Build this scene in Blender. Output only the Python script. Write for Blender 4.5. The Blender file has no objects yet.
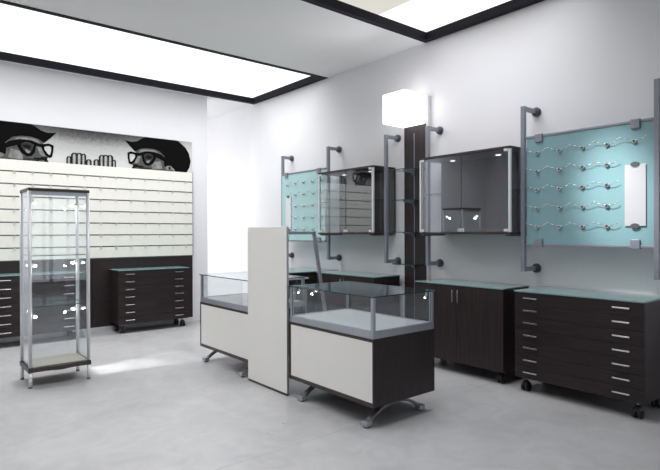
import bpy, bmesh, math, random
from mathutils import Vector, Matrix
random.seed(4)
PI = math.pi
col = bpy.context.scene.collection

# ---------------------------------------------------------------- materials
def new_mat(name):
    m = bpy.data.materials.new(name); m.use_nodes = True
    nt = m.node_tree; nt.nodes.clear()
    out = nt.nodes.new('ShaderNodeOutputMaterial')
    return m, nt, out
def principled(name, color, rough=.5, metal=0., spec=.5, coat=0., noise=0., nscale=6., nstretch=(1,1,1), bump=0., bumpscale=None):
    m, nt, out = new_mat(name)
    p = nt.nodes.new('ShaderNodeBsdfPrincipled')
    p.inputs['Base Color'].default_value = (*color, 1); p.inputs['Roughness'].default_value = rough
    p.inputs['Metallic'].default_value = metal; p.inputs['Specular IOR Level'].default_value = spec
    p.inputs['Coat Weight'].default_value = coat; p.inputs['Coat Roughness'].default_value = .05
    if noise > 0 or bump > 0:
        tc = nt.nodes.new('ShaderNodeTexCoord'); mp = nt.nodes.new('ShaderNodeMapping')
        mp.inputs['Scale'].default_value = nstretch
        nz = nt.nodes.new('ShaderNodeTexNoise'); nz.inputs['Scale'].default_value = nscale
        nz.inputs['Detail'].default_value = 6
        nt.links.new(tc.outputs['Object'], mp.inputs['Vector']); nt.links.new(mp.outputs['Vector'], nz.inputs['Vector'])
        if noise > 0:
            cr = nt.nodes.new('ShaderNodeValToRGB')
            cr.color_ramp.elements[0].position = .3; cr.color_ramp.elements[1].position = .7
            cr.color_ramp.elements[0].color = (*[c*(1-noise) for c in color], 1)
            cr.color_ramp.elements[1].color = (*[min(1, c*(1+noise)) for c in color], 1)
            nt.links.new(nz.outputs['Fac'], cr.inputs['Fac']); nt.links.new(cr.outputs['Color'], p.inputs['Base Color'])
        if bump > 0:
            b = nt.nodes.new('ShaderNodeBump'); b.inputs['Strength'].default_value = bump; b.inputs['Distance'].default_value = .01
            nt.links.new(nz.outputs['Fac'], b.inputs['Height']); nt.links.new(b.outputs['Normal'], p.inputs['Normal'])
    nt.links.new(p.outputs[0], out.inputs[0])
    return m
def emission(name, color, strength):
    m, nt, out = new_mat(name)
    e = nt.nodes.new('ShaderNodeEmission'); e.inputs[0].default_value = (*color, 1); e.inputs[1].default_value = strength
    nt.links.new(e.outputs[0], out.inputs[0]); return m
def glass(name, tint=(.985, .995, .994), base=.05, rough=0.0):
    m, nt, out = new_mat(name)
    t = nt.nodes.new('ShaderNodeBsdfTransparent'); t.inputs[0].default_value = (*tint, 1)
    g = nt.nodes.new('ShaderNodeBsdfGlossy'); g.inputs['Roughness'].default_value = rough; g.inputs[0].default_value = (.94, .96, 1, 1)
    lw = nt.nodes.new('ShaderNodeLayerWeight'); lw.inputs['Blend'].default_value = .5
    pw = nt.nodes.new('ShaderNodeMath'); pw.operation = 'POWER'; pw.inputs[1].default_value = 5
    ml = nt.nodes.new('ShaderNodeMath'); ml.operation = 'MULTIPLY_ADD'; ml.inputs[1].default_value = 1 - base; ml.inputs[2].default_value = base
    mx = nt.nodes.new('ShaderNodeMixShader')
    nt.links.new(lw.outputs['Facing'], pw.inputs[0]); nt.links.new(pw.outputs[0], ml.inputs[0])
    nt.links.new(ml.outputs[0], mx.inputs[0]); nt.links.new(t.outputs[0], mx.inputs[1]); nt.links.new(g.outputs[0], mx.inputs[2])
    nt.links.new(mx.outputs[0], out.inputs[0]); return m

M = {}
M['wall'] = principled('wall_paint', (.80, .80, .828), .6, noise=.015, nscale=1.5)
M['ceil'] = principled('ceiling_paint', (.82, .82, .82), .7, noise=.01, nscale=1.5)
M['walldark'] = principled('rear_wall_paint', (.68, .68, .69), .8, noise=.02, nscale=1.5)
M['wood_h'] = principled('wenge_wood_horizontal', (.024, .0168, .0172), .42, spec=.35, noise=.45, nscale=5, nstretch=(.6, .6, 22))
M['wood_v'] = principled('wenge_wood_vertical', (.025, .0175, .0178), .42, spec=.35, noise=.45, nscale=5, nstretch=(20, 20, .6))
M['wood_edge'] = principled('wenge_edging', (.035, .024, .022), .4, noise=.2, nscale=20)
M['gap'] = principled('black_gap', (.006, .005, .005), .8, noise=.1)
M['white'] = principled('white_laminate', (.83, .82, .785), .38, noise=.01, nscale=3)
M['slat'] = principled('white_slat_board', (.84, .83, .77), .5, noise=.02, nscale=9, nstretch=(3, 1, 1))
M['slat_groove'] = principled('slat_groove_aluminium', (.16, .16, .17), .4, metal=.3, noise=.1)
M['alu'] = principled('brushed_aluminium', (.43, .45, .49), .36, metal=.7, noise=.05, nscale=30, nstretch=(1, 1, .1))
M['alu_light'] = principled('satin_aluminium', (.74, .75, .77), .4, metal=.35, noise=.03, nscale=30)
M['post'] = principled('grey_painted_steel', (.27, .285, .33), .38, metal=.35, noise=.04, nscale=12)
M['leg_grey'] = principled('dark_satin_metal', (.17, .175, .19), .4, metal=.5, noise=.04)
M['flange'] = principled('dark_grey_steel', (.11, .115, .13), .4, metal=.3, noise=.05, nscale=20)
M['chrome'] = principled('chrome', (.75, .75, .77), .2, metal=.95, noise=.02)
M['black'] = principled('black_plastic', (.012, .012, .013), .3, noise=.1)
M['frame'] = principled('black_light_frame', (.010, .009, .016), .7, spec=.2, noise=.15)
M['top'] = principled('frosted_green_glass', (.20, .33, .32), .2, spec=.6, coat=.3, noise=.04, nscale=3)
M['topedge'] = principled('glass_edge_dark_green', (.03, .06, .055), .15, noise=.1)
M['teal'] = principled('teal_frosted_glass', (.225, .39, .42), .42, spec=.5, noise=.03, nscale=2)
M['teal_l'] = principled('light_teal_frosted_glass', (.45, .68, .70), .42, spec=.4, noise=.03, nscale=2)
M['mirror'] = principled('mirror', (.9, .9, .92), .3, metal=.6, noise=.01)
M['glass'] = glass('clear_glass')
M['deck_dark'] = principled('grey_brown_base', (.33, .31, .28), .45, noise=.03)
M['glass_dark'] = glass('smoked_glass', (.84, .89, .89), .14)
M['shelf'] = glass('shelf_glass', (.93, .965, .96), .10)
M['door'] = glass('cabinet_door_glass', (.96, .97, .985), .115)
M['deck'] = principled('white_display_deck', (.50, .49, .50), .5, noise=.02, nscale=8)
M['tile'] = principled('rubber', (.02, .02, .02), .6, noise=.1)
M['light1'] = emission('light_panel_white', (1, 1, 1), 1.35)
M['light2'] = emission('light_panel_white_second', (1, 1, .985), 1.3)
M['light_off'] = emission('light_panel_cream', (.74, .72, .66), 1.0)
M['fill_glow'] = emission('fill_window_glow', (.93, .96, 1), 1.4)  # glow of the added window, brightens reflections in the showcase glass
M['cube'] = emission('glowing_shade', (1, .99, .99), 3.2)
M['bulb'] = emission('halogen_bulb', (1, .98, .93), 14.)
M['lamp_disc'] = emission('downlight_disc', (1, 1, 1), 2.2)
# printed greys of the poster
for k, v in dict(k=.002, g1=.008, g2=.035, g3=.09, g4=.22, g5=.42).items():
    M[k] = principled('poster_' + k, (v, v, v), .85, spec=.1, noise=.35 if k in ('g3', 'g4') else .15, nscale=14)
def poster_bg():
    m, nt, out = new_mat('poster_background')
    p = nt.nodes.new('ShaderNodeBsdfPrincipled'); p.inputs['Roughness'].default_value = .6
    tc = nt.nodes.new('ShaderNodeTexCoord')
    sx = nt.nodes.new('ShaderNodeSeparateXYZ'); nt.links.new(tc.outputs['Object'], sx.inputs[0])
    def math_(op, a, b):
        n = nt.nodes.new('ShaderNodeMath'); n.operation = op
        for i, v in enumerate((a, b)):
            if v is None: continue
            if isinstance(v, (int, float)): n.inputs[i].default_value = v
            else: nt.links.new(v, n.inputs[i])
        return n.outputs[0]
    # dark hollow at the top centre, brighter towards the bottom
    dx = math_('DIVIDE', math_('SUBTRACT', sx.outputs['X'], 2.255), .85)
    gx = math_('MULTIPLY', dx, dx)
    hz = math_('SUBTRACT', .53, sx.outputs['Z'])            # distance under the top edge (object z from 0 to .5)
    k = math_('ADD', math_('MULTIPLY', hz, 2.1), math_('MULTIPLY', gx, .16))
    nz = nt.nodes.new('ShaderNodeTexNoise'); nz.inputs['Scale'].default_value = 22; nz.inputs['Detail'].default_value = 8
    nt.links.new(tc.outputs['Object'], nz.inputs['Vector'])
    k2 = math_('ADD', k, math_('MULTIPLY', math_('SUBTRACT', nz.outputs['Fac'], .5), .22))
    cr = nt.nodes.new('ShaderNodeValToRGB'); e = cr.color_ramp.elements
    e[0].position = .05; e[0].color = (.005, .005, .005, 1); e[1].position = 1.0; e[1].color = (.62, .62, .62, 1)
    a = e.new(.28); a.color = (.10, .10, .10, 1); a = e.new(.55); a.color = (.40, .40, .40, 1)
    nt.links.new(k2, cr.inputs['Fac']); nt.links.new(cr.outputs['Color'], p.inputs['Base Color'])
    nt.links.new(p.outputs[0], out.inputs[0]); return m
M['bg'] = poster_bg()
def floor_mat():
    m, nt, out = new_mat('polished_concrete')
    p = nt.nodes.new('ShaderNodeBsdfPrincipled')
    tc = nt.nodes.new('ShaderNodeTexCoord')
    sx = nt.nodes.new('ShaderNodeSeparateXYZ'); nt.links.new(tc.outputs['Object'], sx.inputs[0])
    def math_(op, a, b):
        n = nt.nodes.new('ShaderNodeMath'); n.operation = op
        for i, v in enumerate((a, b)):
            if isinstance(v, (int, float)): n.inputs[i].default_value = v
            else: nt.links.new(v, n.inputs[i])
        return n.outputs[0]
    def joint(axis, off, pitch, w):
        v = math_('ADD', sx.outputs[axis], off)
        v = math_('MODULO', v, pitch)
        v = math_('ABSOLUTE', math_('SUBTRACT', v, pitch/2), 0)
        return math_('LESS_THAN', v, w)
    nz = nt.nodes.new('ShaderNodeTexNoise'); nz.inputs['Scale'].default_value = 1.1; nz.inputs['Detail'].default_value = 7
    nt.links.new(tc.outputs['Object'], nz.inputs['Vector'])
    nz2 = nt.nodes.new('ShaderNodeTexNoise'); nz2.inputs['Scale'].default_value = 4; nz2.inputs['Distortion'].default_value = 1.5; nz2.inputs['Detail'].default_value = 8
    nt.links.new(tc.outputs['Object'], nz2.inputs['Vector'])
    f = math_('ADD', math_('MULTIPLY', nz.outputs['Fac'], .55), math_('MULTIPLY', nz2.outputs['Fac'], .45))
    cr = nt.nodes.new('ShaderNodeValToRGB'); e = cr.color_ramp.elements
    e[0].position = .3; e[0].color = (.345, .345, .352, 1); e[1].position = .7; e[1].color = (.50, .50, .505, 1)
    nt.links.new(f, cr.inputs['Fac'])
    j = math_('MAXIMUM', joint('Y', 21.80, 3.3, .004), 0)   # joints at Y = 2.75 + 3.3n
    mx = nt.nodes.new('ShaderNodeMix'); mx.data_type = 'RGBA'
    nt.links.new(math_('MULTIPLY', j, .38), mx.inputs['Factor'])
    nt.links.new(cr.outputs['Color'], mx.inputs['A']); mx.inputs['B'].default_value = (.2, .2, .2, 1)
    nt.links.new(mx.outputs['Result'], p.inputs['Base Color'])
    rr = nt.nodes.new('ShaderNodeMapRange'); rr.inputs['To Min'].default_value = .22; rr.inputs['To Max'].default_value = .42
    nt.links.new(nz.outputs['Fac'], rr.inputs['Value']); nt.links.new(rr.outputs[0], p.inputs['Roughness'])
    p.inputs['Specular IOR Level'].default_value = .35
    nt.links.new(p.outputs[0], out.inputs[0]); return m
M['floor'] = floor_mat()

# ---------------------------------------------------------------- mesh builder
class MB:
    def __init__(s): s.bm = bmesh.new(); s.mats = []
    def mi(s, m):
        m = M[m] if isinstance(m, str) else m
        if m not in s.mats: s.mats.append(m)
        return s.mats.index(m)
    def box(s, x0, x1, y0, y1, z0, z1, m='white', bevel=0., edge=None, thin=None):
        """edge/thin: material for the four narrow sides of a pane whose thin axis is given"""
        x0, x1 = min(x0, x1), max(x0, x1); y0, y1 = min(y0, y1), max(y0, y1); z0, z1 = min(z0, z1), max(z0, z1)
        r = bmesh.ops.create_cube(s.bm, size=1.0)
        vs = r['verts']
        for v in vs:
            v.co = Vector(((x0+x1)/2 + v.co.x*(x1-x0), (y0+y1)/2 + v.co.y*(y1-y0), (z0+z1)/2 + v.co.z*(z1-z0)))
        fs = list({f for v in vs for f in v.link_faces}); k = s.mi(m)
        for f in fs: f.material_index = k
        if edge:
            ke = s.mi(edge); ax = 'xyz'.index(thin)
            s.bm.normal_update()
            for f in fs:
                if abs(f.normal[ax]) < .5: f.material_index = ke
        if bevel:
            es = list({e for v in vs for e in v.link_edges})
            bmesh.ops.bevel(s.bm, geom=es, offset=bevel, segments=2, affect='EDGES', profile=.5, clamp_overlap=True)
        return s
    def cyl(s, p0, p1, r0, m='alu', r1=None, seg=16):
        p0, p1 = Vector(p0), Vector(p1); d = p1-p0
        r = bmesh.ops.create_cone(s.bm, cap_ends=True, segments=seg, radius1=r0, radius2=r0 if r1 is None else r1, depth=d.length)
        mat = Matrix.Translation((p0+p1)/2) @ d.to_track_quat('Z', 'Y').to_matrix().to_4x4()
        bmesh.ops.transform(s.bm, matrix=mat, verts=r['verts'])
        k = s.mi(m)
        for f in {f for v in r['verts'] for f in v.link_faces}:
            f.material_index = k; f.smooth = len(f.verts) == 4
        return s
    def ball(s, c, rad, m='black', sc=(1, 1, 1), seg=12):
        r = bmesh.ops.create_uvsphere(s.bm, u_segments=seg, v_segments=max(6, seg//2), radius=rad)
        for v in r['verts']: v.co = Vector((c[0]+v.co.x*sc[0], c[1]+v.co.y*sc[1], c[2]+v.co.z*sc[2]))
        k = s.mi(m)
        for f in {f for v in r['verts'] for f in v.link_faces}: f.material_index = k; f.smooth = True
        return s
    def prism(s, pts, off, m='white'):
        """polygon pts (3D) extruded by vector off"""
        k = s.mi(m); off = Vector(off)
        a = [s.bm.verts.new(Vector(p)) for p in pts]; b = [s.bm.verts.new(Vector(p)+off) for p in pts]
        fs = [s.bm.faces.new(a), s.bm.faces.new(b[::-1])]
        n = len(a)
        for i in range(n): fs.append(s.bm.faces.new((a[i], b[i], b[(i+1) % n], a[(i+1) % n])))
        for f in fs: f.material_index = k
        bmesh.ops.recalc_face_normals(s.bm, faces=fs)
        return s
    def poly(s, pts, m):
        f = s.bm.faces.new([s.bm.verts.new(Vector(p)) for p in pts]); f.material_index = s.mi(m)
        f.normal_update()
        return f
    def path(s, pts, w, h, m='alu', side=(0, 1, 0)):
        """ribbon bar of width w (along side) and height h along pts"""
        k = s.mi(m); side = Vector(side).normalized(); rings = []
        P = [Vector(p) for p in pts]
        for i, p in enumerate(P):
            t = (P[min(i+1, len(P)-1)] - P[max(i-1, 0)]).normalized()
            if 0 < i < len(P)-1:
                t0 = (P[i]-P[i-1]).normalized(); sc = 1/max(.3, abs(t.dot(t0)))
            else: sc = 1
            n = side.cross(t).normalized()
            hh = (h[i] if isinstance(h, (list, tuple)) else h)*sc
            rings.append([s.bm.verts.new(p + side*w/2*a + n*hh/2*b) for a, b in ((1, 1), (-1, 1), (-1, -1), (1, -1))])
        fs = [s.bm.faces.new(rings[0]), s.bm.faces.new(rings[-1][::-1])]
        for a, b in zip(rings[:-1], rings[1:]):
            for i in range(4): fs.append(s.bm.faces.new((a[i], b[i], b[(i+1) % 4], a[(i+1) % 4])))
        for f in fs: f.material_index = k
        bmesh.ops.recalc_face_normals(s.bm, faces=fs)
        return s
    def wire(s, pts, r, m='chrome', seg=6):
        for a, b in zip(pts[:-1], pts[1:]): s.cyl(a, b, r, m, seg=seg)
        return s
    def build(s, name, parent=None):
        me = bpy.data.meshes.new(name); s.bm.to_mesh(me); s.bm.free()
        for m in s.mats: me.materials.append(m)
        o = bpy.data.objects.new(name, me); col.objects.link(o)
        if parent: o.parent = parent
        return o
def B(*a, **k): return MB().box(*a, **k)
def thing(name, label, cat, loc=(0, 0, 0), rz=0, group=None):
    o = bpy.data.objects.new(name, None); col.objects.link(o); o.empty_display_size = .1
    o.location = loc; o.rotation_euler = (0, 0, rz); o['label'] = label; o['category'] = cat
    if group: o['group'] = group
    return o
def tag(o, label, cat, group=None, kind=None):
    o['label'] = label; o['category'] = cat
    if group: o['group'] = group
    if kind: o['kind'] = kind
    return o
def struct(o): o['kind'] = 'structure'; return o
def kids(o): return [c for c in bpy.data.objects if c.parent == o]
def copy_tree(o, parent=None):
    c = o.copy(); col.objects.link(c); c.parent = parent
    for ch in kids(o):
        if ch is not c: copy_tree(ch, c)
    return c
def dup(o, loc, rz, label):
    c = copy_tree(o); c.location = loc; c.rotation_euler = (0, 0, rz); c['label'] = label
    return c
RW = -PI/2     # furniture on the right-hand wall looks towards -X

# ---------------------------------------------------------------- the room
WX, ZC = 4.97, 3.74          # right wall plane, ceiling height
YW = 8.20                    # face of the partition at the back
XL, YN, YF = -3.0, -3.2, 12.6
def at_struct(name, mb): return struct(mb.build(name))
at_struct('floor', B(XL-.2, WX+.2, YN-.2, YF+.2, -.1, 0, 'floor'))
at_struct('wall_right', B(WX, WX+.2, YN-.2, YF+.2, 0, 4.1, 'wall'))
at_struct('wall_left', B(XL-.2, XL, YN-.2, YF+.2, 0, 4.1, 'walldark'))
at_struct('wall_far', B(XL, WX, YF, YF+.2, 0, 4.1, 'wall'))
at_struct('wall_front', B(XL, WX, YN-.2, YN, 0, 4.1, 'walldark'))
at_struct('wall_back', B(XL, 4.10, YW+.02, YW+.17, 0, ZC-.001, 'wall'))
w_ = MB(); w_.box(1.4, 4.6, YN+.002, YN+.02, .25, 2.6, 'fill_glow')  # unseen window added behind the camera for glass reflections and front fill
for x in (1.4, 3.0, 4.6): w_.box(x-.04, x+.04, YN+.001, YN+.06, .21, 2.64, 'alu')
for z in (.21, 2.60): w_.box(1.36, 4.64, YN+.001, YN+.06, z, z+.06, 'alu')
at_struct('added_fill_window_1', w_)
at_struct('baseboard_back', B(.69, 3.815, YW-.015, YW+.02, 0, .07, 'alu_light'))
REC = .085
LB = 4.10
L1 = (-1.6, WX-.001, 6.06, 8.14); L2 = (-1.6, WX-.001, 2.1, 4.205)
c = MB()
ys = [YN, L2[2], L2[3], L1[2], L1[3], YF]
for a, b in ((0, 1), (2, 3), (4, 5)): c.box(XL, WX, ys[a], ys[b], ZC, ZC+.3, 'ceil')
for a, b in ((1, 2), (3, 4)): c.box(XL, L1[0], ys[a], ys[b], ZC, ZC+.3, 'ceil')
at_struct('ceiling', c)

def light_box(L, label, dims):
    x0, x1, y0, y1 = L; w = .075
    t = thing('ceiling_light', label, 'ceiling light', ((x0+x1)/2, (y0+y1)/2, ZC))
    ox, oy = (x0+x1)/2, (y0+y1)/2
    f = MB()
    for a in ((x0, x1, y0, y0+w), (x0, x1, y1-w, y1), (x0, x0+w, y0+w, y1-w), (x1-w, x1, y0+w, y1-w)):
        f.box(a[0]-ox, a[1]-ox, a[2]-oy, a[3]-oy, -.006, REC+.02, 'frame')
    f.build('frame', t)
    for (a, b, m) in dims:
        B(a-ox, b-ox, y0+w-oy, y1-w-oy, REC, REC+.015, m).build('diffuser', t)
    return t
light_box(L1, 'long glowing white ceiling light with black frame above the striped slat wall', [(L1[0]+.075, L1[1]-.075, 'light1')])
light_box(L2, 'black framed ceiling light, half cream and half white, at the top edge of the view', [(L2[0]+.075, LB, 'light_off'), (LB, L2[1]-.075, 'light2')])

# ---------------------------------------------------------------- back partition: panels, slats, poster
for x0, x1, lab in ((.69, 2.248, 'dark wood wall panel below the slats, behind the glass tower and left chest'),
                    (2.252, 3.815, 'dark wood wall panel below the slats, behind the chest near the wall end')):
    t = thing('wall_panel', lab, 'wall panel', ((x0+x1)/2, YW, .07), group='dark panels under the slat wall')
    B(-(x1-x0)/2, (x1-x0)/2, -.012, .019, 0, 1.008, 'wood_h', bevel=.002).build('board', t)
    B(-(x1-x0)/2, (x1-x0)/2, -.012, -.0125+.012, 1.008, 1.011, 'slat_groove').build('top_edge', t)
SX0, SX1 = .69, 3.815
t = thing('slat_wall', 'white horizontal slat display board with rows of tiny brackets under the poster', 'slat board', (SX0, YW, 1.081))
zs = [0, .1735, .345, .520, .694, .867, 1.038, 1.207, 1.371]
w = MB()
for a, b in zip(zs[:-1], zs[1:]): w.box(0, SX1-SX0, -.012, .018, a+.009, b-.009, 'slat', bevel=.0015)
w.build('slats', t)
g = MB()
for a in zs: g.box(0, SX1-SX0, -.002, .0185, a-.0088, a+.0088, 'slat_groove')
g.build('groove_rails', t)
B(SX1-SX0, SX1-SX0+.012, -.014, .018, 0, 1.371, 'alu').build('edge_trim', t)
proto = None
for r in range(1, 8):
    for k in range(14):
        x = 1.263 + .2215*(k-2) - SX0
        if proto is None:
            b = MB(); b.box(-.012, .012, -.028, -.002, -.004, .004, 'alu_light')
            b.prism([(-.012, -.02, -.004), (.012, -.02, -.004), (0, -.02, -.026)], (0, .006, 0), 'alu_light')
            b.box(-.004, .004, -.05, -.02, -.005, .0, 'alu_light')
            proto = b.build('display_bracket', t); o = proto
        else:
            o = proto.copy(); col.objects.link(o)
        o.location = (x, 0, zs[r]-.006)

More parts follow.
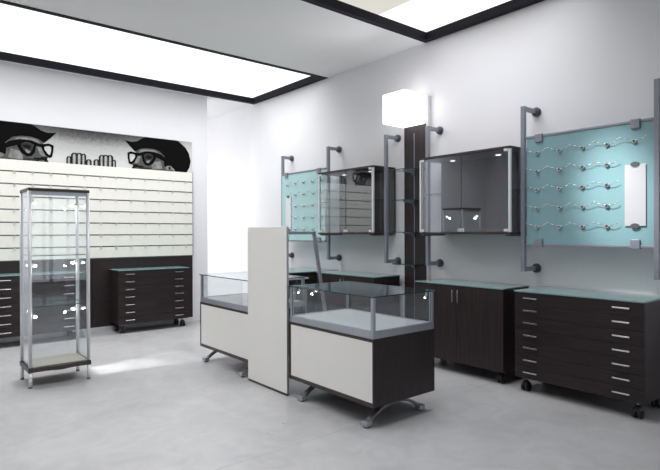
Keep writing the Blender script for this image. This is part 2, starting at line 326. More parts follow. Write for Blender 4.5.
POSTER=[('g3',[(2.879,2.721),(2.912,2.662),(2.898,2.602),(2.843,2.538),(2.828,2.512),(2.851,2.488),(2.835,2.467),(2.827,2.443),(3.516,2.443),(3.452,2.531),(3.351,2.686),(3.264,2.769),(3.041,2.796)]),('g3',[(1.631,2.721),(1.598,2.662),(1.612,2.602),(1.667,2.538),(1.682,2.512),(1.659,2.488),(1.675,2.467),(1.683,2.443),(0.994,2.443),(1.058,2.531),(1.159,2.686),(1.246,2.769),(1.469,2.796)]),('g4',[(3.041,2.757),(3.203,2.752),(3.244,2.716),(3.121,2.729),(3.021,2.715),(2.941,2.7),(2.961,2.737)]),('g4',[(1.469,2.757),(1.307,2.752),(1.266,2.716),(1.389,2.729),(1.489,2.715),(1.569,2.7),(1.549,2.737)]),('g4',[(3.181,2.57),(3.284,2.589),(3.315,2.47),(3.14,2.457),(3.14,2.511)]),('g4',[(1.329,2.57),(1.226,2.589),(1.195,2.47),(1.37,2.457),(1.37,2.511)]),('g4',[(2.922,2.647),(2.971,2.651),(2.941,2.55),(2.882,2.516),(2.878,2.545)]),('g4',[(1.588,2.647),(1.539,2.651),(1.569,2.55),(1.628,2.516),(1.632,2.545)]),('g1',[(2.839,2.507),(2.901,2.516),(2.941,2.495),(3.01,2.493),(3.02,2.448),(2.96,2.443),(2.941,2.468),(2.882,2.463),(2.874,2.443),(2.835,2.443),(2.851,2.474)]),('g1',[(1.671,2.507),(1.609,2.516),(1.569,2.495),(1.5,2.493),(1.49,2.448),(1.55,2.443),(1.569,2.468),(1.628,2.463),(1.636,2.443),(1.675,2.443),(1.659,2.474)]),('g2',[(2.97,2.474),(3.14,2.471),(3.14,2.447),(2.97,2.443)]),('g2',[(1.54,2.474),(1.37,2.471),(1.37,2.447),(1.54,2.443)]),('g1',[(3.032,2.637),(3.091,2.662),(3.141,2.647),(3.121,2.621),(3.06,2.604)]),('g1',[(1.478,2.637),(1.419,2.662),(1.369,2.647),(1.389,2.621),(1.45,2.604)]),('g2',[(3.021,2.683),(3.166,2.689),(3.165,2.625),(3.12,2.561),(3.056,2.544),(3.024,2.597)]),('g2',[(1.489,2.683),(1.344,2.689),(1.345,2.625),(1.39,2.561),(1.454,2.544),(1.486,2.597)]),('g4',[(3.048,2.575),(3.121,2.601),(3.096,2.551),(3.064,2.541)]),('g4',[(1.462,2.575),(1.389,2.601),(1.414,2.551),(1.446,2.541)]),('g1',[(3.04,2.646),(3.091,2.666),(3.149,2.647),(3.121,2.617),(3.064,2.608)]),('g1',[(1.47,2.646),(1.419,2.666),(1.361,2.647),(1.389,2.617),(1.446,2.608)]),('g4',[(3.357,2.503),(3.42,2.533),(3.495,2.524),(3.484,2.468),(3.388,2.465)]),('g4',[(1.153,2.503),(1.09,2.533),(1.015,2.524),(1.026,2.468),(1.122,2.465)]),('g1',[(3.41,2.507),(3.441,2.518),(3.448,2.474),(3.418,2.471)]),('g1',[(1.1,2.507),(1.069,2.518),(1.062,2.474),(1.092,2.471)]),('k',[(2.726,2.865),(2.771,2.858),(2.844,2.851),(2.923,2.875),(2.992,2.922),(3.052,2.948),(3.561,2.948),(3.626,2.905),(3.703,2.842),(3.758,2.76),(3.791,2.631),(3.77,2.531),(3.721,2.444),(3.52,2.443),(3.505,2.474),(3.456,2.527),(3.389,2.53),(3.347,2.503),(3.336,2.583),(3.351,2.665),(3.264,2.748),(3.166,2.773),(3.051,2.776),(2.952,2.752),(2.879,2.706),(2.796,2.787)]),('k',[(1.784,2.865),(1.739,2.858),(1.666,2.851),(1.587,2.875),(1.518,2.922),(1.458,2.948),(0.949,2.948),(0.884,2.905),(0.807,2.842),(0.752,2.76),(0.719,2.631),(0.74,2.531),(0.789,2.444),(0.99,2.443),(1.005,2.474),(1.054,2.527),(1.121,2.53),(1.163,2.503),(1.174,2.583),(1.159,2.665),(1.246,2.748),(1.344,2.773),(1.459,2.776),(1.558,2.752),(1.631,2.706),(1.714,2.787)]),('k',[(2.977,2.695),(3.031,2.724),(3.055,2.691),(3.013,2.671)]),('k',[(1.533,2.695),(1.479,2.724),(1.455,2.691),(1.497,2.671)]),('k',[(3.031,2.724),(3.131,2.73),(3.121,2.693),(3.055,2.691)]),('k',[(1.479,2.724),(1.379,2.73),(1.389,2.693),(1.455,2.691)]),('k',[(3.131,2.73),(3.206,2.701),(3.161,2.668),(3.121,2.693)]),('k',[(1.379,2.73),(1.304,2.701),(1.349,2.668),(1.389,2.693)]),('k',[(3.206,2.701),(3.21,2.629),(3.161,2.628),(3.161,2.668)]),('k',[(1.304,2.701),(1.3,2.629),(1.349,2.628),(1.349,2.668)]),('k',[(3.21,2.629),(3.165,2.549),(3.129,2.574),(3.161,2.628)]),('k',[(1.3,2.629),(1.345,2.549),(1.381,2.574),(1.349,2.628)]),('k',[(3.165,2.549),(3.096,2.503),(3.09,2.545),(3.129,2.574)]),('k',[(1.345,2.549),(1.414,2.503),(1.42,2.545),(1.381,2.574)]),('k',[(3.096,2.503),(3.036,2.51),(3.056,2.55),(3.09,2.545)]),('k',[(1.414,2.503),(1.474,2.51),(1.454,2.55),(1.42,2.545)]),('k',[(3.036,2.51),(2.996,2.567),(3.03,2.587),(3.056,2.55)]),('k',[(1.474,2.51),(1.514,2.567),(1.48,2.587),(1.454,2.55)]),('k',[(2.996,2.567),(2.977,2.695),(3.013,2.671),(3.03,2.587)]),('k',[(1.514,2.567),(1.533,2.695),(1.497,2.671),(1.48,2.587)]),('k',[(2.763,2.679),(2.821,2.704),(2.828,2.67),(2.795,2.657)]),('k',[(1.747,2.679),(1.689,2.704),(1.682,2.67),(1.715,2.657)]),('k',[(2.821,2.704),(2.887,2.691),(2.869,2.66),(2.828,2.67)]),('k',[(1.689,2.704),(1.623,2.691),(1.641,2.66),(1.682,2.67)]),('k',[(2.887,2.691),(2.918,2.674),(2.884,2.645),(2.869,2.66)]),('k',[(1.623,2.691),(1.592,2.674),(1.626,2.645),(1.641,2.66)]),('k',[(2.918,2.674),(2.91,2.614),(2.877,2.613),(2.884,2.645)]),('k',[(1.592,2.674),(1.6,2.614),(1.633,2.613),(1.626,2.645)]),('k',[(2.91,2.614),(2.866,2.54),(2.841,2.561),(2.877,2.613)]),('k',[(1.6,2.614),(1.644,2.54),(1.669,2.561),(1.633,2.613)]),('k',[(2.866,2.54),(2.82,2.501),(2.818,2.542),(2.841,2.561)]),('k',[(1.644,2.54),(1.69,2.501),(1.692,2.542),(1.669,2.561)]),('k',[(2.82,2.501),(2.785,2.518),(2.807,2.551),(2.818,2.542)]),('k',[(1.69,2.501),(1.725,2.518),(1.703,2.551),(1.692,2.542)]),('k',[(2.785,2.518),(2.77,2.59),(2.797,2.601),(2.807,2.551)]),('k',[(1.725,2.518),(1.74,2.59),(1.713,2.601),(1.703,2.551)]),('k',[(2.77,2.59),(2.763,2.679),(2.795,2.657),(2.797,2.601)]),('k',[(1.74,2.59),(1.747,2.679),(1.715,2.657),(1.713,2.601)]),('k',[(2.883,2.692),(2.941,2.684),(2.997,2.709),(3.009,2.659),(2.941,2.645),(2.886,2.648)]),('k',[(1.627,2.692),(1.569,2.684),(1.513,2.709),(1.501,2.659),(1.569,2.645),(1.624,2.648)]),('k',[(3.158,2.732),(3.306,2.69),(3.36,2.642),(3.347,2.592),(3.289,2.615),(3.178,2.658)]),('k',[(1.352,2.732),(1.204,2.69),(1.15,2.642),(1.163,2.592),(1.221,2.615),(1.332,2.658)]),('g1',[(1.908,2.443),(1.908,2.525),(1.925,2.548),(1.959,2.551),(1.976,2.531),(1.975,2.443)]),('g3',[(1.921,2.443),(1.921,2.515),(1.932,2.537),(1.953,2.539),(1.963,2.519),(1.962,2.443)]),('g5',[(1.93,2.443),(1.931,2.511),(1.936,2.532),(1.948,2.533),(1.953,2.512),(1.953,2.443)]),('g4',[(1.929,2.472),(1.955,2.479),(1.955,2.473),(1.929,2.466)]),('g1',[(2.166,2.443),(2.166,2.5),(2.187,2.527),(2.228,2.53),(2.248,2.507),(2.248,2.443)]),('g3',[(2.182,2.443),(2.182,2.49),(2.195,2.516),(2.22,2.518),(2.232,2.494),(2.232,2.443)]),('g5',[(2.193,2.443),(2.193,2.485),(2.2,2.511),(2.214,2.512),(2.221,2.488),(2.22,2.443)]),('g4',[(2.191,2.443),(2.223,2.446),(2.223,2.443),(2.191,2.443)]),('g1',[(2.092,2.443),(2.092,2.574),(2.113,2.601),(2.153,2.605),(2.173,2.582),(2.173,2.443)]),('g3',[(2.107,2.443),(2.108,2.565),(2.12,2.591),(2.145,2.593),(2.158,2.569),(2.157,2.443)]),('g5',[(2.118,2.443),(2.119,2.56),(2.126,2.586),(2.139,2.587),(2.146,2.563),(2.145,2.443)]),('g4',[(2.117,2.513),(2.148,2.521),(2.148,2.516),(2.117,2.508)]),('g1',[(2.032,2.443),(2.032,2.577),(2.055,2.607),(2.101,2.611),(2.123,2.585),(2.122,2.443)]),('g3',[(2.049,2.443),(2.05,2.567),(2.064,2.597),(2.092,2.599),(2.106,2.572),(2.105,2.443)]),('g5',[(2.062,2.443),(2.062,2.563),(2.07,2.592),(2.085,2.593),(2.093,2.566),(2.092,2.443)]),('g4',[(2.06,2.508),(2.095,2.518),(2.095,2.512),(2.06,2.503)]),('g1',[(1.967,2.443),(1.968,2.574),(1.991,2.604),(2.036,2.609),(2.058,2.583),(2.057,2.443)]),('g3',[(1.985,2.443),(1.985,2.565),(1.999,2.594),(2.027,2.597),(2.041,2.57),(2.04,2.443)]),('g5',[(1.997,2.443),(1.998,2.561),(2.006,2.589),(2.02,2.591),(2.028,2.564),(2.027,2.443)]),('g4',[(1.995,2.506),(2.03,2.516),(2.03,2.51),(1.995,2.501)]),('g1',[(2.53,2.443),(2.53,2.53),(2.546,2.55),(2.578,2.553),(2.594,2.535),(2.593,2.443)]),('g3',[(2.542,2.443),(2.542,2.519),(2.552,2.539),(2.572,2.541),(2.582,2.523),(2.581,2.443)]),('g5',[(2.551,2.443),(2.551,2.514),(2.557,2.534),(2.567,2.534),(2.572,2.516),(2.572,2.443)]),('g4',[(2.55,2.482),(2.574,2.488),(2.574,2.482),(2.55,2.476)]),('g1',[(2.271,2.443),(2.272,2.509),(2.292,2.536),(2.334,2.539),(2.355,2.516),(2.354,2.443)]),('g3',[(2.287,2.443),(2.287,2.499),(2.3,2.525),(2.326,2.527),(2.339,2.503),(2.338,2.443)]),('g5',[(2.299,2.443),(2.299,2.494),(2.306,2.52),(2.32,2.521),(2.327,2.496),(2.327,2.443)]),('g4',[(2.297,2.446),(2.329,2.455),(2.329,2.449),(2.297,2.443)]),('g1',[(2.345,2.443),(2.346,2.577),(2.368,2.606),(2.413,2.61),(2.436,2.585),(2.435,2.443)]),('g3',[(2.362,2.443),(2.363,2.567),(2.377,2.596),(2.404,2.598),(2.418,2.572),(2.417,2.443)]),('g5',[(2.375,2.443),(2.375,2.563),(2.383,2.59),(2.398,2.592),(2.405,2.565),(2.405,2.443)]),('g4',[(2.373,2.511),(2.407,2.52),(2.407,2.514),(2.373,2.505)]),('g1',[(2.46,2.443),(2.461,2.584),(2.484,2.613),(2.53,2.617),(2.553,2.592),(2.552,2.443)]),('g3',[(2.478,2.443),(2.479,2.574),(2.493,2.602),(2.521,2.605),(2.535,2.579),(2.534,2.443)]),('g5',[(2.491,2.443),(2.492,2.569),(2.499,2.597),(2.515,2.599),(2.522,2.572),(2.521,2.443)]),('g4',[(2.489,2.517),(2.524,2.526),(2.524,2.52),(2.489,2.511)]),('g1',[(2.399,2.443),(2.399,2.582),(2.422,2.611),(2.468,2.615),(2.49,2.59),(2.49,2.443)]),('g3',[(2.416,2.443),(2.417,2.572),(2.431,2.6),(2.459,2.603),(2.473,2.577),(2.472,2.443)]),('g5',[(2.429,2.443),(2.43,2.567),(2.437,2.595),(2.452,2.597),(2.46,2.57),(2.459,2.443)]),('g4',[(2.427,2.515),(2.462,2.524),(2.462,2.518),(2.427,2.509)])]
p = MB()
PX0, PX1, PZ0, PZ1 = .70, 3.81, 2.443, 2.948
p.box(PX0, PX1, 0, .02, 0, PZ1-PZ0, 'bg', edge='k', thin='y')
for i, (m, pts) in enumerate(POSTER):
    y = -.0003*(i+1)*.2 - .0005
    p.poly([(min(PX1, max(PX0, x)), y, z-PZ0) for x, z in pts], m)
for f in p.bm.faces: pass
o = p.build('poster', None); o.location = (0, YW-.005, PZ0)
tag(o, 'long black and white poster of two mirrored faces in cowboy hats and thick glasses', 'poster')

# ---------------------------------------------------------------- drawer chest (front looks to local -Y, origin on floor at front centre)
def caster(x, y, parent):
    c = MB()
    c.cyl((x, y, .095), (x, y, .135), .009, 'chrome', seg=10)
    c.box(x-.022, x+.022, y-.022, y+.022, .126, .13, 'black')
    c.ball((x, y, .068), .032, 'black', (1.05, 1.1, 1.1))
    for s in (-1, 1): c.cyl((x+s*.008, y, .04), (x+s*.03, y, .042), .042, 'black', seg=18)
    return c.build('caster', parent)
def handle_h(x, y, z, parent):
    h = MB(); l = .065
    h.box(x-l, x+l, y-.026, y-.018, z-.006, z+.006, 'chrome', bevel=.002)
    for s in (-1, 1): h.cyl((x+s*(l-.012), y-.02, z), (x+s*(l-.012), y, z), .004, 'chrome', seg=8)
    return h.build('handle', parent)
def glass_slab(W, D, z, parent, over=.006):
    return B(-W/2-over, W/2+over, -.012, D+.004, z, z+.012, 'top', bevel=.0015).build('glass_top', parent)
def chest(label, loc, rz, W=1.08, D=.5):
    t = thing('drawer_chest', label, 'chest of drawers', loc, rz, 'dark seven-drawer chests on casters')
    z0, z1 = .130, .907
    b = MB(); b.box(-W/2, W/2, .018, D, z0, z1, 'wood_v', bevel=.002)
    b.box(-W/2+.002, W/2-.002, .008, .018, z0+.002, z1-.002, 'gap')
    b.build('carcass', t)
    n = 7; h = (z1-z0)/n
    for i in range(n):
        a = z0+i*h
        d = B(-W/2, W/2, -.004, .015, a+.0018, a+h-.0018, 'wood_h', bevel=.0015).build('drawer', t)
        for s in (-1, 1): handle_h(s*(W/2-.16), -.004, a+h*.56, d)
    glass_slab(W, D, z1+.001, t)
    for x in (-W/2+.07, W/2-.07):
        for y in (.07, D-.07): caster(x, y, t)
    return t
ch = chest('seven-drawer dark wood chest on casters at the right, under the large teal panel', (4.405, 2.132, 0), RW, 1.085, .53)
chb = chest('seven-drawer dark wood chest on casters at the back, right of the glass tower', (3.025, 7.79, 0), 0, 1.065, .38)
dup(chb, (1.465, 7.79, 0), 0, 'seven-drawer dark wood chest at the left edge, seen partly through the glass tower')

def cabinet(label, loc, rz, W, D=.45, doors=2):
    t = thing('base_cabinet', label, 'cabinet', loc, rz, 'dark two-door base cabinets')
    z0, z1 = .12, .907
    b = MB(); b.box(-W/2, W/2, .018, D, z0, z1, 'wood_v', bevel=.002)
    b.box(-W/2+.002, W/2-.002, .008, .018, z0+.002, z1-.002, 'gap'); b.build('carcass', t)
    for k in range(doors):
        a = -W/2 + k*W/doors
        d = B(a+(.0015 if k else 0), a+W/doors-(0 if k else .0015), -.004, .015, z0, z1-.001, 'wood_v', bevel=.0015).build('door', t)
        x = -.033 if k == 0 else .033
        h = MB(); h.box(x-.006, x+.006, -.034, -.024, .735, .86, 'chrome', bevel=.002)
        for z in (.75, .845): h.cyl((x, -.028, z), (x, -.004, z), .004, 'chrome', seg=8)
        h.build('handle', d)
    glass_slab(W, D, z1+.001, t)
    for x in (-W/2+.07, W/2-.07):
        for y in (.07, D-.07): caster(x, y, t)
    return t
cabinet('dark wood two-door base cabinet with two upright handles, left of the right-hand chest', (4.445, 3.36, 0), RW, 1.08)
cabinet('dark wood base cabinet with pale green glass top, behind the near glass counter', (4.445, 5.12, 0), RW, 1.11)

# desk at the far end: glass top running out from the wall, drawers facing the counters
t = thing('corner_desk', 'dark desk with pale green glass top standing out from the wall behind the tube stand', 'desk', (4.45, 5.79, 0))
B(-.40, .49, 0, .83, .908, .92, 'top', bevel=.0015).build('desk_top', t)
B(-.38, .47, .03, .80, .78, .906, 'wood_h', bevel=.002).build('apron', t)
B(-.21, .47, .05, .6, .14, .779, 'wood_v', bevel=.002).build('pedestal', t)
for a, b in ((.58, .775), (.36, .575), (.145, .355)):
    d = B(-.205, .465, .032, .049, a, b, 'wood_h', bevel=.0015).build('drawer', t)
    handle_h(-.085, .032, b-.055, d)
for x in (-.355,):
    for y in (.1, .74): B(x-.02, x+.02, y-.02, y+.02, .0, .779, 'wood_v', bevel=.002).build('leg', t)
for x in (-.14, .40):
    for y in (.12, .53): caster(x, y, t)
t = thing('side_table', 'small pale topped table with grey leg in front of the corner desk', 'table', (3.86, 5.40, 0))
B(-.14, .24, 0, .30, .862, .882, 'alu_light', bevel=.003).build('table_top', t)
B(-.125, .225, .02, .28, .80, .86, 'gap').build('apron', t)
for x in (-.11, .205):
    for y in (.03, .27): B(x-.018, x+.018, y-.018, y+.018, 0, .80, 'alu', bevel=.003).build('leg', t)

# ---------------------------------------------------------------- wall uprights
def upright(label, y, ztop=2.67, x=4.737):
    t = thing('wall_upright', label, 'upright', (x, y, 1.07), 0, 'grey steel uprights fixed to the right wall')
    H = ztop-1.07; w = .020
    B(-w, w, -w, w, 0, H, 'post', bevel=.003).build('pole', t)
    for z in (.022, H-.022-.0):
        B(w+.0005, WX-x-.024, -.016, .016, z-.0215, z+.0215, 'post', bevel=.002).build('arm', t)
        f = MB(); f.cyl((WX-x-.05, 0, z), (WX-x-.022, 0, z), .032, 'flange', r1=.044, seg=20)
        f.cyl((WX-x-.022, 0, z), (WX-x, 0, z), .046, 'flange', seg=20); f.build('wall_flange', t)
    return t
upright('grey wall upright at the far left side of the far teal panel', 6.975, x=4.785)
upright('grey wall upright between the far teal panel and the far glass cabinet', 5.805, x=4.76)
upright('grey wall upright between the far glass cabinet and the dark shelf column', 4.655, x=4.748)
upright('grey wall upright between the dark shelf column and the near glass cabinet', 3.985, x=4.745)
upright('grey wall upright between the near glass cabinet and the large teal panel', 2.775, x=4.722)
upright('grey wall upright cut by the right edge of the photo', 1.605, x=4.712)

# ---------------------------------------------------------------- teal display panels
def holder(y, z, parent):
    """local frame of the panel: x out of the wall is negative; y along the wall"""
    h = MB(); h.cyl((-.008, y, z), (-.022, y, z), .018, 'chrome', seg=14)
    h.cyl((-.0221, y, z), (-.026, y, z), .009, 'flange', seg=10)
    o = h.build('holder', parent)
    w = MB()
    pts = [(-.03, y+.105, z+.022), (-.04, y+.10, z+.040), (-.03, y+.085, z+.032), (-.026, y+.03, z+.014), (-.03, y, z+.008),
           (-.03, y-.05, z+.006), (-.034, y-.085, z+.022), (-.034, y-.10, z+.036)]
    w.wire(pts, .0026, 'chrome', 5); w.build('wire', o)
def teal_panel(label, y0, y1, mat, cols, rows, extra=()):
    X = 4.725
    t = thing('eyewear_rack', label, 'display panel', (X, (y0+y1)/2, 1.33), 0, 'teal glass eyewear panels')
    hw = (y1-y0)/2
    B(-.004, .004, -hw+.004, hw-.012, .012, 1.017, mat, edge='alu_light', thin='x').build('glass_panel', t)
    for z in (0, 1.03): B(-.012, .03, -hw, hw, z-.010, z+.010, 'post', bevel=.002).build('rail', t)
    for y in (-hw+.14, hw-.14):
        for z, s in ((0, 1), (1.03, -1)):
            B(-.024, .014, y-.036, y+.036, z-.018 if s > 0 else z-.058, z+.058 if s > 0 else z+.018, 'post', bevel=.003).build('clamp', t)
    for z in rows:
        for y in cols: holder(y-(y0+y1)/2, z-1.33, t)
    for (y, z) in extra: holder(y-(y0+y1)/2, z-1.33, t)
    return t
ROWS = (2.197, 2.024, 1.850, 1.674, 1.500)
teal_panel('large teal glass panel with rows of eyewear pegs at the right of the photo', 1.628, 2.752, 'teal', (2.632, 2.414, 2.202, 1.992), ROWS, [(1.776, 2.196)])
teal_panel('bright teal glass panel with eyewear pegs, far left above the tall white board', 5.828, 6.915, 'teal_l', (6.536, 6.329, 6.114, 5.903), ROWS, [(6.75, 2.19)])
def wall_mirror(label, yc, hw):
    t = thing('mirror', label, 'mirror', (4.7215, yc, 1.50), 0, 'narrow mirrors on the teal panels')
    B(-.012, -.004, -hw, hw, 0, .507, 'mirror', edge='alu_light', thin='x').build('mirror_glass', t)
    for z in (0, .507):
        m = MB(); m.cyl((-.019, 0, 0), (-.004, 0, 0), .034, 'flange', seg=20)
        for v in m.bm.verts: v.co.z = v.co.z*.62 + z
        m.build('clip', t)
wall_mirror('narrow upright mirror clipped to the large teal panel', 1.769, .08)
wall_mirror('narrow upright mirror clipped to the far bright teal panel', 6.72, .07)

# ---------------------------------------------------------------- hanging glass cabinets
def wall_cabinet(label, y0, y1, ydiv):
    X0, X1 = 4.55, 4.955; yc = (y0+y1)/2; hw = (y1-y0)/2; dv = ydiv-yc
    t = thing('wall_cabinet', label, 'glass cabinet', (X1, yc, 1.43), 0, 'hanging glass cabinets with dark frames')
    d = X1-X0
    B(-d, 0, -hw, hw, 0, .022, 'wood_edge', bevel=.001).build('bottom_board', t)
    B(-d, 0, -hw, hw, .825, .850, 'wood_edge', bevel=.001).build('top_board', t)
    B(-.018, 0, -hw, hw, .0225, .8245, 'wood_v').build('back_panel', t)
    for s in (-1, 1): B(-d+.03, -.02, s*(hw-.006), s*hw, .023, .824, 'glass', edge='topedge', thin='y').build('side_glass', t)
    for s in (-1, 1):
        B(-d+.004, -d+.029, s*(hw-.026), s*hw, .0225, .8245, 'alu_light', bevel=.002).build('corner_post', t)
    for (a, b) in ((-hw+.027, dv-.0015), (dv+.0015, hw-.027)):
        q = B(-d+.002, -d+.008, a, b, .026, .821, 'door', edge='topedge', thin='x').build('glass_door', t)
        near = a > dv if False else (b > dv+.01)
        ye = b-.02 if near else a+.02; yi = a+.02 if near else b-.02
        for z in (.028, .80): B(-d-.004, -d+.0015, ye-.022, ye+.022, z, z+.026, 'alu_light', bevel=.002).build('hinge', q)
        k = MB(); k.box(-d-.006, -d+.0015, yi-.018, yi+.018, .028, .060, 'alu_light', bevel=.002)
        k.cyl((-d-.009, yi, .044), (-d-.006, yi, .044), .007, 'black', seg=10); k.build('lock', q)
    B(-d+.04, -.022, -hw+.01, hw-.01, .435, .443, 'shelf', edge='topedge', thin='z').build('shelf', t)
    for y in (-hw+.28, hw-.28):
        m = MB(); m.cyl((-.17, y, .824), (-.17, y, .812), .036, 'alu_light', seg=20); m.cyl((-.17, y, .8119), (-.17, y, .809), .027, 'lamp_disc', seg=20)
        m.build('downlight', t)
        l = bpy.data.lights.new('cabinet_glow', 'SPOT'); l.energy = 3.5; l.spot_size = 2.2; l.spot_blend = .8; l.shadow_soft_size = .02
        lo = bpy.data.objects.new('cabinet_glow', l); lo.location = (X1-.17, yc+y, 1.43+.805); col.objects.link(lo)
    for s in (-1, 1): B(-d+.0, -.02, s*(hw-.045)-.012, s*(hw-.045)+.012, -.016, -.001, 'flange', bevel=.002).build('support_bar', t)
    return t
wall_cabinet('glass fronted hanging cabinet left of the large teal panel', 2.812, 3.945, 3.381)
wall_cabinet('glass fronted hanging cabinet beside the far bright teal panel', 4.69, 5.77, 5.20)

# ---------------------------------------------------------------- shelf column with glowing cube
t = thing('shelf_column', 'tall dark wood column with small glass shelves below the glowing cube', 'shelf column', (WX, 4.315, 0))
B(-.068, -.002, -.175, .177, 0, 3.07, 'wood_v', bevel=.001).build('column_board', t)
B(-.066, -.001, -.190, -.1755, 0, 3.08, 'alu_light', bevel=.001).build('side_trim', t)
B(-.071, -.0685, .008, .018, .3, 2.66, 'post').build('slotted_rail', t)
for z in (1.07, 1.45, 1.83, 2.195):
    pts = [(-.073, -.165, z)]
    x0, r = -.355, .09
    pts += [(x0+r-r*math.sin(a), -.165+r-r*math.cos(a), z) for a in [i*PI/2/6 for i in range(7)]]
    pts += [(x0+r-r*math.cos(a), .165-r+r*math.sin(a), z) for a in [i*PI/2/6 for i in range(7)]]
    pts += [(-.073, .165, z)]
    s = MB(); s.prism(pts, (0, 0, .009), 'shelf')
    s.mi('topedge'); s.bm.normal_update()
    for f in s.bm.faces:
        if abs(f.normal.z) < .5: f.material_index = 1
    sh = s.build('glass_shelf', t)
    b = MB(); b.prism([(-.073, .010, z-.001), (-.073, .010, z-.07), (-.09, .010, z-.055), (-.13, .010, z-.024), (-.27, .010, z-.010), (-.27, .010, z-.001)], (0, .008, 0), 'post')
    b.build('bracket', sh)
t = thing('cube_lamp', 'glowing white cube lamp at the top of the dark shelf column', 'lamp', (4.9, 4.32, 2.745))
B(-.372, -.004, -.178, .178, 0, .35, 'cube', bevel=.012).build('shade', t)
B(-.0035, 0, -.10, .10, .05, .30, 'alu_light').build('mount_plate', t)

# ---------------------------------------------------------------- glass counters (local: front looks to -X, y along)
def counter(label, y0, y1, legs):
    X0, X1 = 2.712, 3.408; W = X1-X0; L = y1-y0
    t = thing('display_counter', label, 'display counter', (X0, y0, 0), 0, 'glass topped display counters on arched legs')
    z0, z1 = .160, .664
    b = MB(); e = .026
    b.box(.012, W, 0, L, z0, z1, 'wood_v', bevel=.0015)
    b.box(0, .012, 0, L, z0, z0+.034, 'wood_edge'); b.box(0, .012, 0, L, z1-.022, z1, 'wood_edge')
    b.box(0, .012, 0, .010, z0+.034, z1-.022, 'wood_edge'); b.box(0, .012, L-e, L, z0+.034, z1-.022, 'wood_edge')
    b.build('carcass', t)
    B(.001, .0119, .0105, L-e-.0005, z0+.0345, z1-.0225, 'white').build('front_panel', t)
    f = MB(); rz = z1+.001
    f.box(.003, W-.003, .003, .03, rz, rz+.055, 'alu', bevel=.002); f.box(.003, W-.003, L-.03, L-.003, rz, rz+.055, 'alu', bevel=.002)
    f.box(.003, .03, .031, L-.031, rz, rz+.055, 'alu', bevel=.002); f.box(W-.03, W-.003, .031, L-.031, rz, rz+.055, 'alu', bevel=.002)
    f.build('base_rail', t)
    B(.031, W-.031, .031, L-.031, z1+.001, z1+.052, 'deck').build('deck', t)
    zt = .972
    for x in (.018, W-.018):
        for y in (.018, L-.018): B(x-.014, x+.014, y-.014, y+.014, rz+.056, zt-.001, 'alu', bevel=.004).build('corner_post', t)
    for (a, b_, c_, d_, ax) in ((.008, .014, .034, L-.034, 'x'), (W-.014, W-.008, .034, L-.034, 'x'), (.034, W-.034, .008, .014, 'y'), (.034, W-.034, L-.014, L-.008, 'y')):
        B(a, b_, c_, d_, rz+.056, zt-.001, 'glass', edge='topedge', thin=ax).build('glass_pane', t)
    B(-.006, W+.006, -.006, L+.006, zt, zt+.009, 'glass_dark', edge='topedge', thin='z').build('glass_top', t)
    for (x, y) in ((W-.045, .05), (.08, L-.05))[:(2 if L < 1.07 else 0)]:
        m = MB(); m.cyl((x, y, zt-.04), (x, y, zt-.002), .008, 'chrome', seg=10); m.cyl((x-.014, y, zt-.052), (x+.006, y, zt-.03), .011, 'alu', seg=12)
        s = m.build('spotlight', t)
        MB().ball((x-.014, y, zt-.053), .007, 'bulb').build('bulb', s)
    # arched legs: one bridge at each end, a foot pad at either tip
    for y in legs:
        pts = []; hs = []
        for i in range(17):
            u = i/16; x = .02 + u*.58
            a = abs(u-.5)*2
            pts.append((x, y, .138 - .108*a**2.2)); hs.append(.026 - .008*a)
        m = MB(); m.path(pts, .045, hs, 'leg_grey', (0, 1, 0)); m.box(.22, .42, y-.03, y+.03, .150, .1595, 'leg_grey', bevel=.002)
        lg = m.build('leg', t)
        for x in (.0, .60):
            k = MB(); k.box(x-.02, x+.04, y-.032, y+.032, .008, .048, 'alu', bevel=.006); k.cyl((x+.01, y, 0), (x+.01, y, .008), .022, 'tile', seg=14)
            k.build('foot', lg)
    return t
counter('near glass topped display counter with dark end, right of the tall white board', 2.795, 3.862, (.085, .89))
counter('far glass topped display counter with white front, left of the tall white board', 4.55, 5.63, (.14, .955))

t = thing('divider_board', 'tall white upright board standing between the two glass counters', 'board', (2.705, 4.205, 0))
B(-.012, .012, -.333, .333, .022, 1.505, 'white', bevel=.0015).build('board', t)
B(-.009, .009, -.331, .331, .0, .0215, 'black').build('plinth', t)
B(-.011, .011, -.3345, -.3335, .022, 1.505, 'alu').build('edge_strip', t)
B(.0125, .10, -.20, .20, 0, .018, 'flange', bevel=.003).build('foot_plate', t)

# tube stand behind the near counter
t = thing('tube_stand', 'grey rectangular tube stand with a slanted leg behind the near counter', 'stand', (3.78, 5.12, 0))
def sq(p, q, w=.034, m='post'): return MB().path([p, q], w, w, m, (0, 1, 0))
sq((.185, 0, 1.448), (-.22, 0, 1.448)).build('cross_bar', t)
sq((.185, 0, 1.465), (.445, 0, 0)).build('leg', t)
sq((-.22, 0, 1.465), (-.36, 0, 0)).build('leg', t)

# ---------------------------------------------------------------- glass showcase tower
X0, X1, Y0, Y1 = .990, 1.505, 5.62, 6.02
t = thing('glass_showcase', 'tall glass display tower on four legs in front of the left chest', 'showcase', ((X0+X1)/2, (Y0+Y1)/2, 0))
hw, hd = (X1-X0)/2, (Y1-Y0)/2
def lid(z0, z1, bulge, m, over=.02):
    pts = [(-hw-over, hd+over, z0), (-hw-over, -hd-over, z0)]
    n = 24
    for i in range(1, n):
        u = -1+2*i/n
        pts.append((u*(hw+over), -hd-over-bulge*(math.exp(-(u/.28)**2)), z0))
    pts += [(hw+over, -hd-over, z0), (hw+over, hd+over, z0)]
    return MB().prism(pts, (0, 0, z1-z0), m)
lid(1.852, 1.880, 0.0, 'wood_edge', .012).build('top_board', t)
lid(.145, .183, .035, 'wood_edge').build('base_board', t)
B(-hw+.01, hw-.01, -hd+.01, hd-.01, .1835, .190, 'deck_dark').build('base_deck', t)
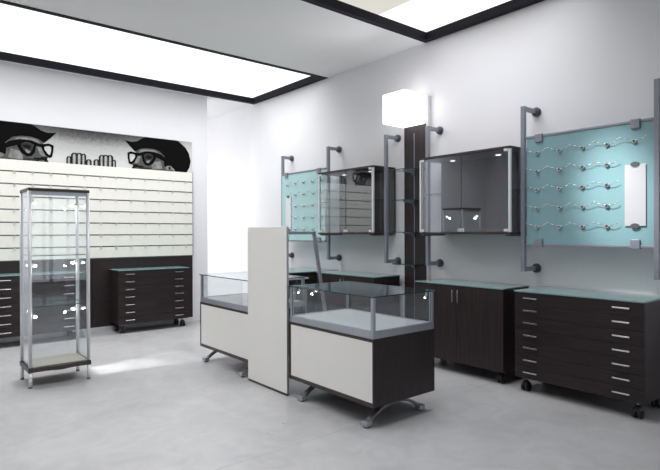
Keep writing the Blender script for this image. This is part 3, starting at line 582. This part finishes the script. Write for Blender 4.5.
B(-hw+.013, hw-.013, -hd, -hd+.01, 1.815, 1.851, 'alu').build('head_rail', t)
for x in (-hw, hw):
    for y in (-hd, hd):
        m = MB(); m.cyl((x, y, .191), (x, y, 1.8515), .0165, 'alu_light', seg=14); m.cyl((x, y, .012), (x, y, .1445), .0165, 'alu_light', seg=14)
        pl = m.build('pole', t)
        MB().cyl((x, y, 0), (x, y, .0118), .018, 'flange', seg=14).build('foot', pl)
g0 = .0155
for (a, b, c_, d_, ax) in ((-hw+g0, hw-g0, -hd-.003, -hd+.0025, 'y'), (-hw+g0, hw-g0, hd-.0025, hd+.003, 'y'), (-hw-.003, -hw+.0025, -hd+g0, hd-g0, 'x'), (hw-.0025, hw+.003, -hd+g0, hd-g0, 'x')):
    z1 = 1.814 if (ax == 'y' and c_ < 0) else 1.851
    B(a, b, c_, d_, .191, z1, 'glass').build('glass_pane', t)
for z in (1.235, .752):
    B(-hw+.008, hw-.008, -hd+.015, hd-.015, z, z+.008, 'shelf', edge='topedge', thin='z').build('glass_shelf', t)
for z in (1.745, 1.150, .668):
    for (x, y, s) in ((-hw+.035, -hd+.03, 1), (hw-.035, hd-.03, -1)):
        m = MB(); m.cyl((x-s*.028, y, z+.012), (x-s*.004, y, z+.008), .005, 'chrome', seg=8)
        m.cyl((x-s*.006, y, z+.016), (x+s*.012, y, z-.006), .008, 'chrome', r1=.015, seg=12)
        sp = m.build('spotlight', t)
        MB().ball((x+s*.013, y, z-.007), .017, 'bulb', (1, 1, .8), 10).build('bulb', sp)
        l = bpy.data.lights.new('halogen', 'POINT'); l.energy = .45; l.shadow_soft_size = .015; l.color = (1, .96, .88)
        lo = bpy.data.objects.new('halogen', l); col.objects.link(lo); lo.location = (t.location.x+x+s*.08, t.location.y+y, z-.04)

# ---------------------------------------------------------------- lamps
def area(name, loc, target, sx, sy, energy, color=(1, 1, 1), spread=PI):
    l = bpy.data.lights.new(name, 'AREA'); l.shape = 'RECTANGLE'; l.size = sx; l.size_y = sy; l.energy = energy; l.color = color; l.spread = spread
    o = bpy.data.objects.new(name, l); col.objects.link(o); o.location = loc
    d = Vector(target)-Vector(loc); o.rotation_euler = d.to_track_quat('-Z', 'Y').to_euler()
    return o
area('light_panel_lamp', (1.7, 7.0, ZC+REC-.01), (1.7, 7.0, 0), 6.0, 1.5, 100, spread=2.3)
area('light_panel_lamp', (2.2, 3.15, ZC+REC-.01), (2.2, 3.15, 0), 5.0, 1.6, 76, color=(.95, .955, 1), spread=2.3)
area('back_room_lamp', (2.4, 9.9, 1.7), (4.9, 9.7, 1.3), 2.4, 3.0, 85)
area('cube_lamp_glow', (4.46, 4.32, 2.92), (3.5, 4.32, 2.9), .3, .3, 5)
# narrow lamps added inside the long ceiling light to form the bright floor patches
for (x0, x1, ya, yb, e) in ((1.63, 1.95, 5.63, 6.08, .6), (1.95, 2.3, 5.50, 6.15, .55), (2.3, 2.75, 5.35, 6.25, .45), (.30, .87, 5.35, 5.95, 1.4)):
    area('added_floor_beam', ((x0+x1)/2, (ya+yb)/2+.5, ZC+REC-.02), ((x0+x1)/2, (ya+yb)/2, 0), x1-x0, yb-ya, e, spread=.035)
def spot(name, loc, target, energy, size, blend=1., r=.02):
    l = bpy.data.lights.new(name, 'SPOT'); l.energy = energy; l.spot_size = size; l.spot_blend = blend; l.shadow_soft_size = r
    o = bpy.data.objects.new(name, l); col.objects.link(o); o.location = loc
    o.rotation_euler = (Vector(target)-Vector(loc)).to_track_quat('-Z', 'Y').to_euler()
spot('added_panel_glow', (3.2, 2.4, 3.7), (4.72, 1.90, 1.74), 560, .36, r=.14)  # added spot, imitates the soft reflected glow on the teal panel
w = bpy.data.worlds.new('world'); bpy.context.scene.world = w; w.use_nodes = True
w.node_tree.nodes['Background'].inputs[0].default_value = (.8, .85, 1, 1); w.node_tree.nodes['Background'].inputs[1].default_value = .3

# ---------------------------------------------------------------- camera
cam = bpy.data.cameras.new('camera'); co = bpy.data.objects.new('camera', cam); col.objects.link(co)
cam.sensor_width = 36; cam.sensor_fit = 'HORIZONTAL'; cam.lens = 36*530.47/660
yaw, pitch, roll = .689624901, -.00415573884, -.00261038
fw = Vector((math.sin(yaw)*math.cos(pitch), math.cos(yaw)*math.cos(pitch), math.sin(pitch)))
rt = Vector((math.cos(yaw), -math.sin(yaw), 0)); up = rt.cross(fw)
cr_, sr_ = math.cos(roll), math.sin(roll)
rt, up = cr_*rt+sr_*up, -sr_*rt+cr_*up
mw = Matrix((rt, up, -fw)).transposed().to_4x4(); mw.translation = Vector((0, 0, 1.45))
co.matrix_world = mw; cam.clip_start = .05
bpy.context.scene.camera = co
sc = bpy.context.scene
sc.view_settings.view_transform = 'Standard'; sc.view_settings.look = 'None'
sc.view_settings.exposure = 0; sc.view_settings.gamma = 1
try:
    sc.cycles.use_denoising = True; sc.cycles.denoiser = 'OPENIMAGEDENOISE'
    sc.cycles.transparent_max_bounces = 40; sc.cycles.max_bounces = 10; sc.cycles.diffuse_bounces = 5
    sc.cycles.sample_clamp_indirect = 6; sc.cycles.caustics_reflective = False; sc.cycles.caustics_refractive = False
except Exception: pass
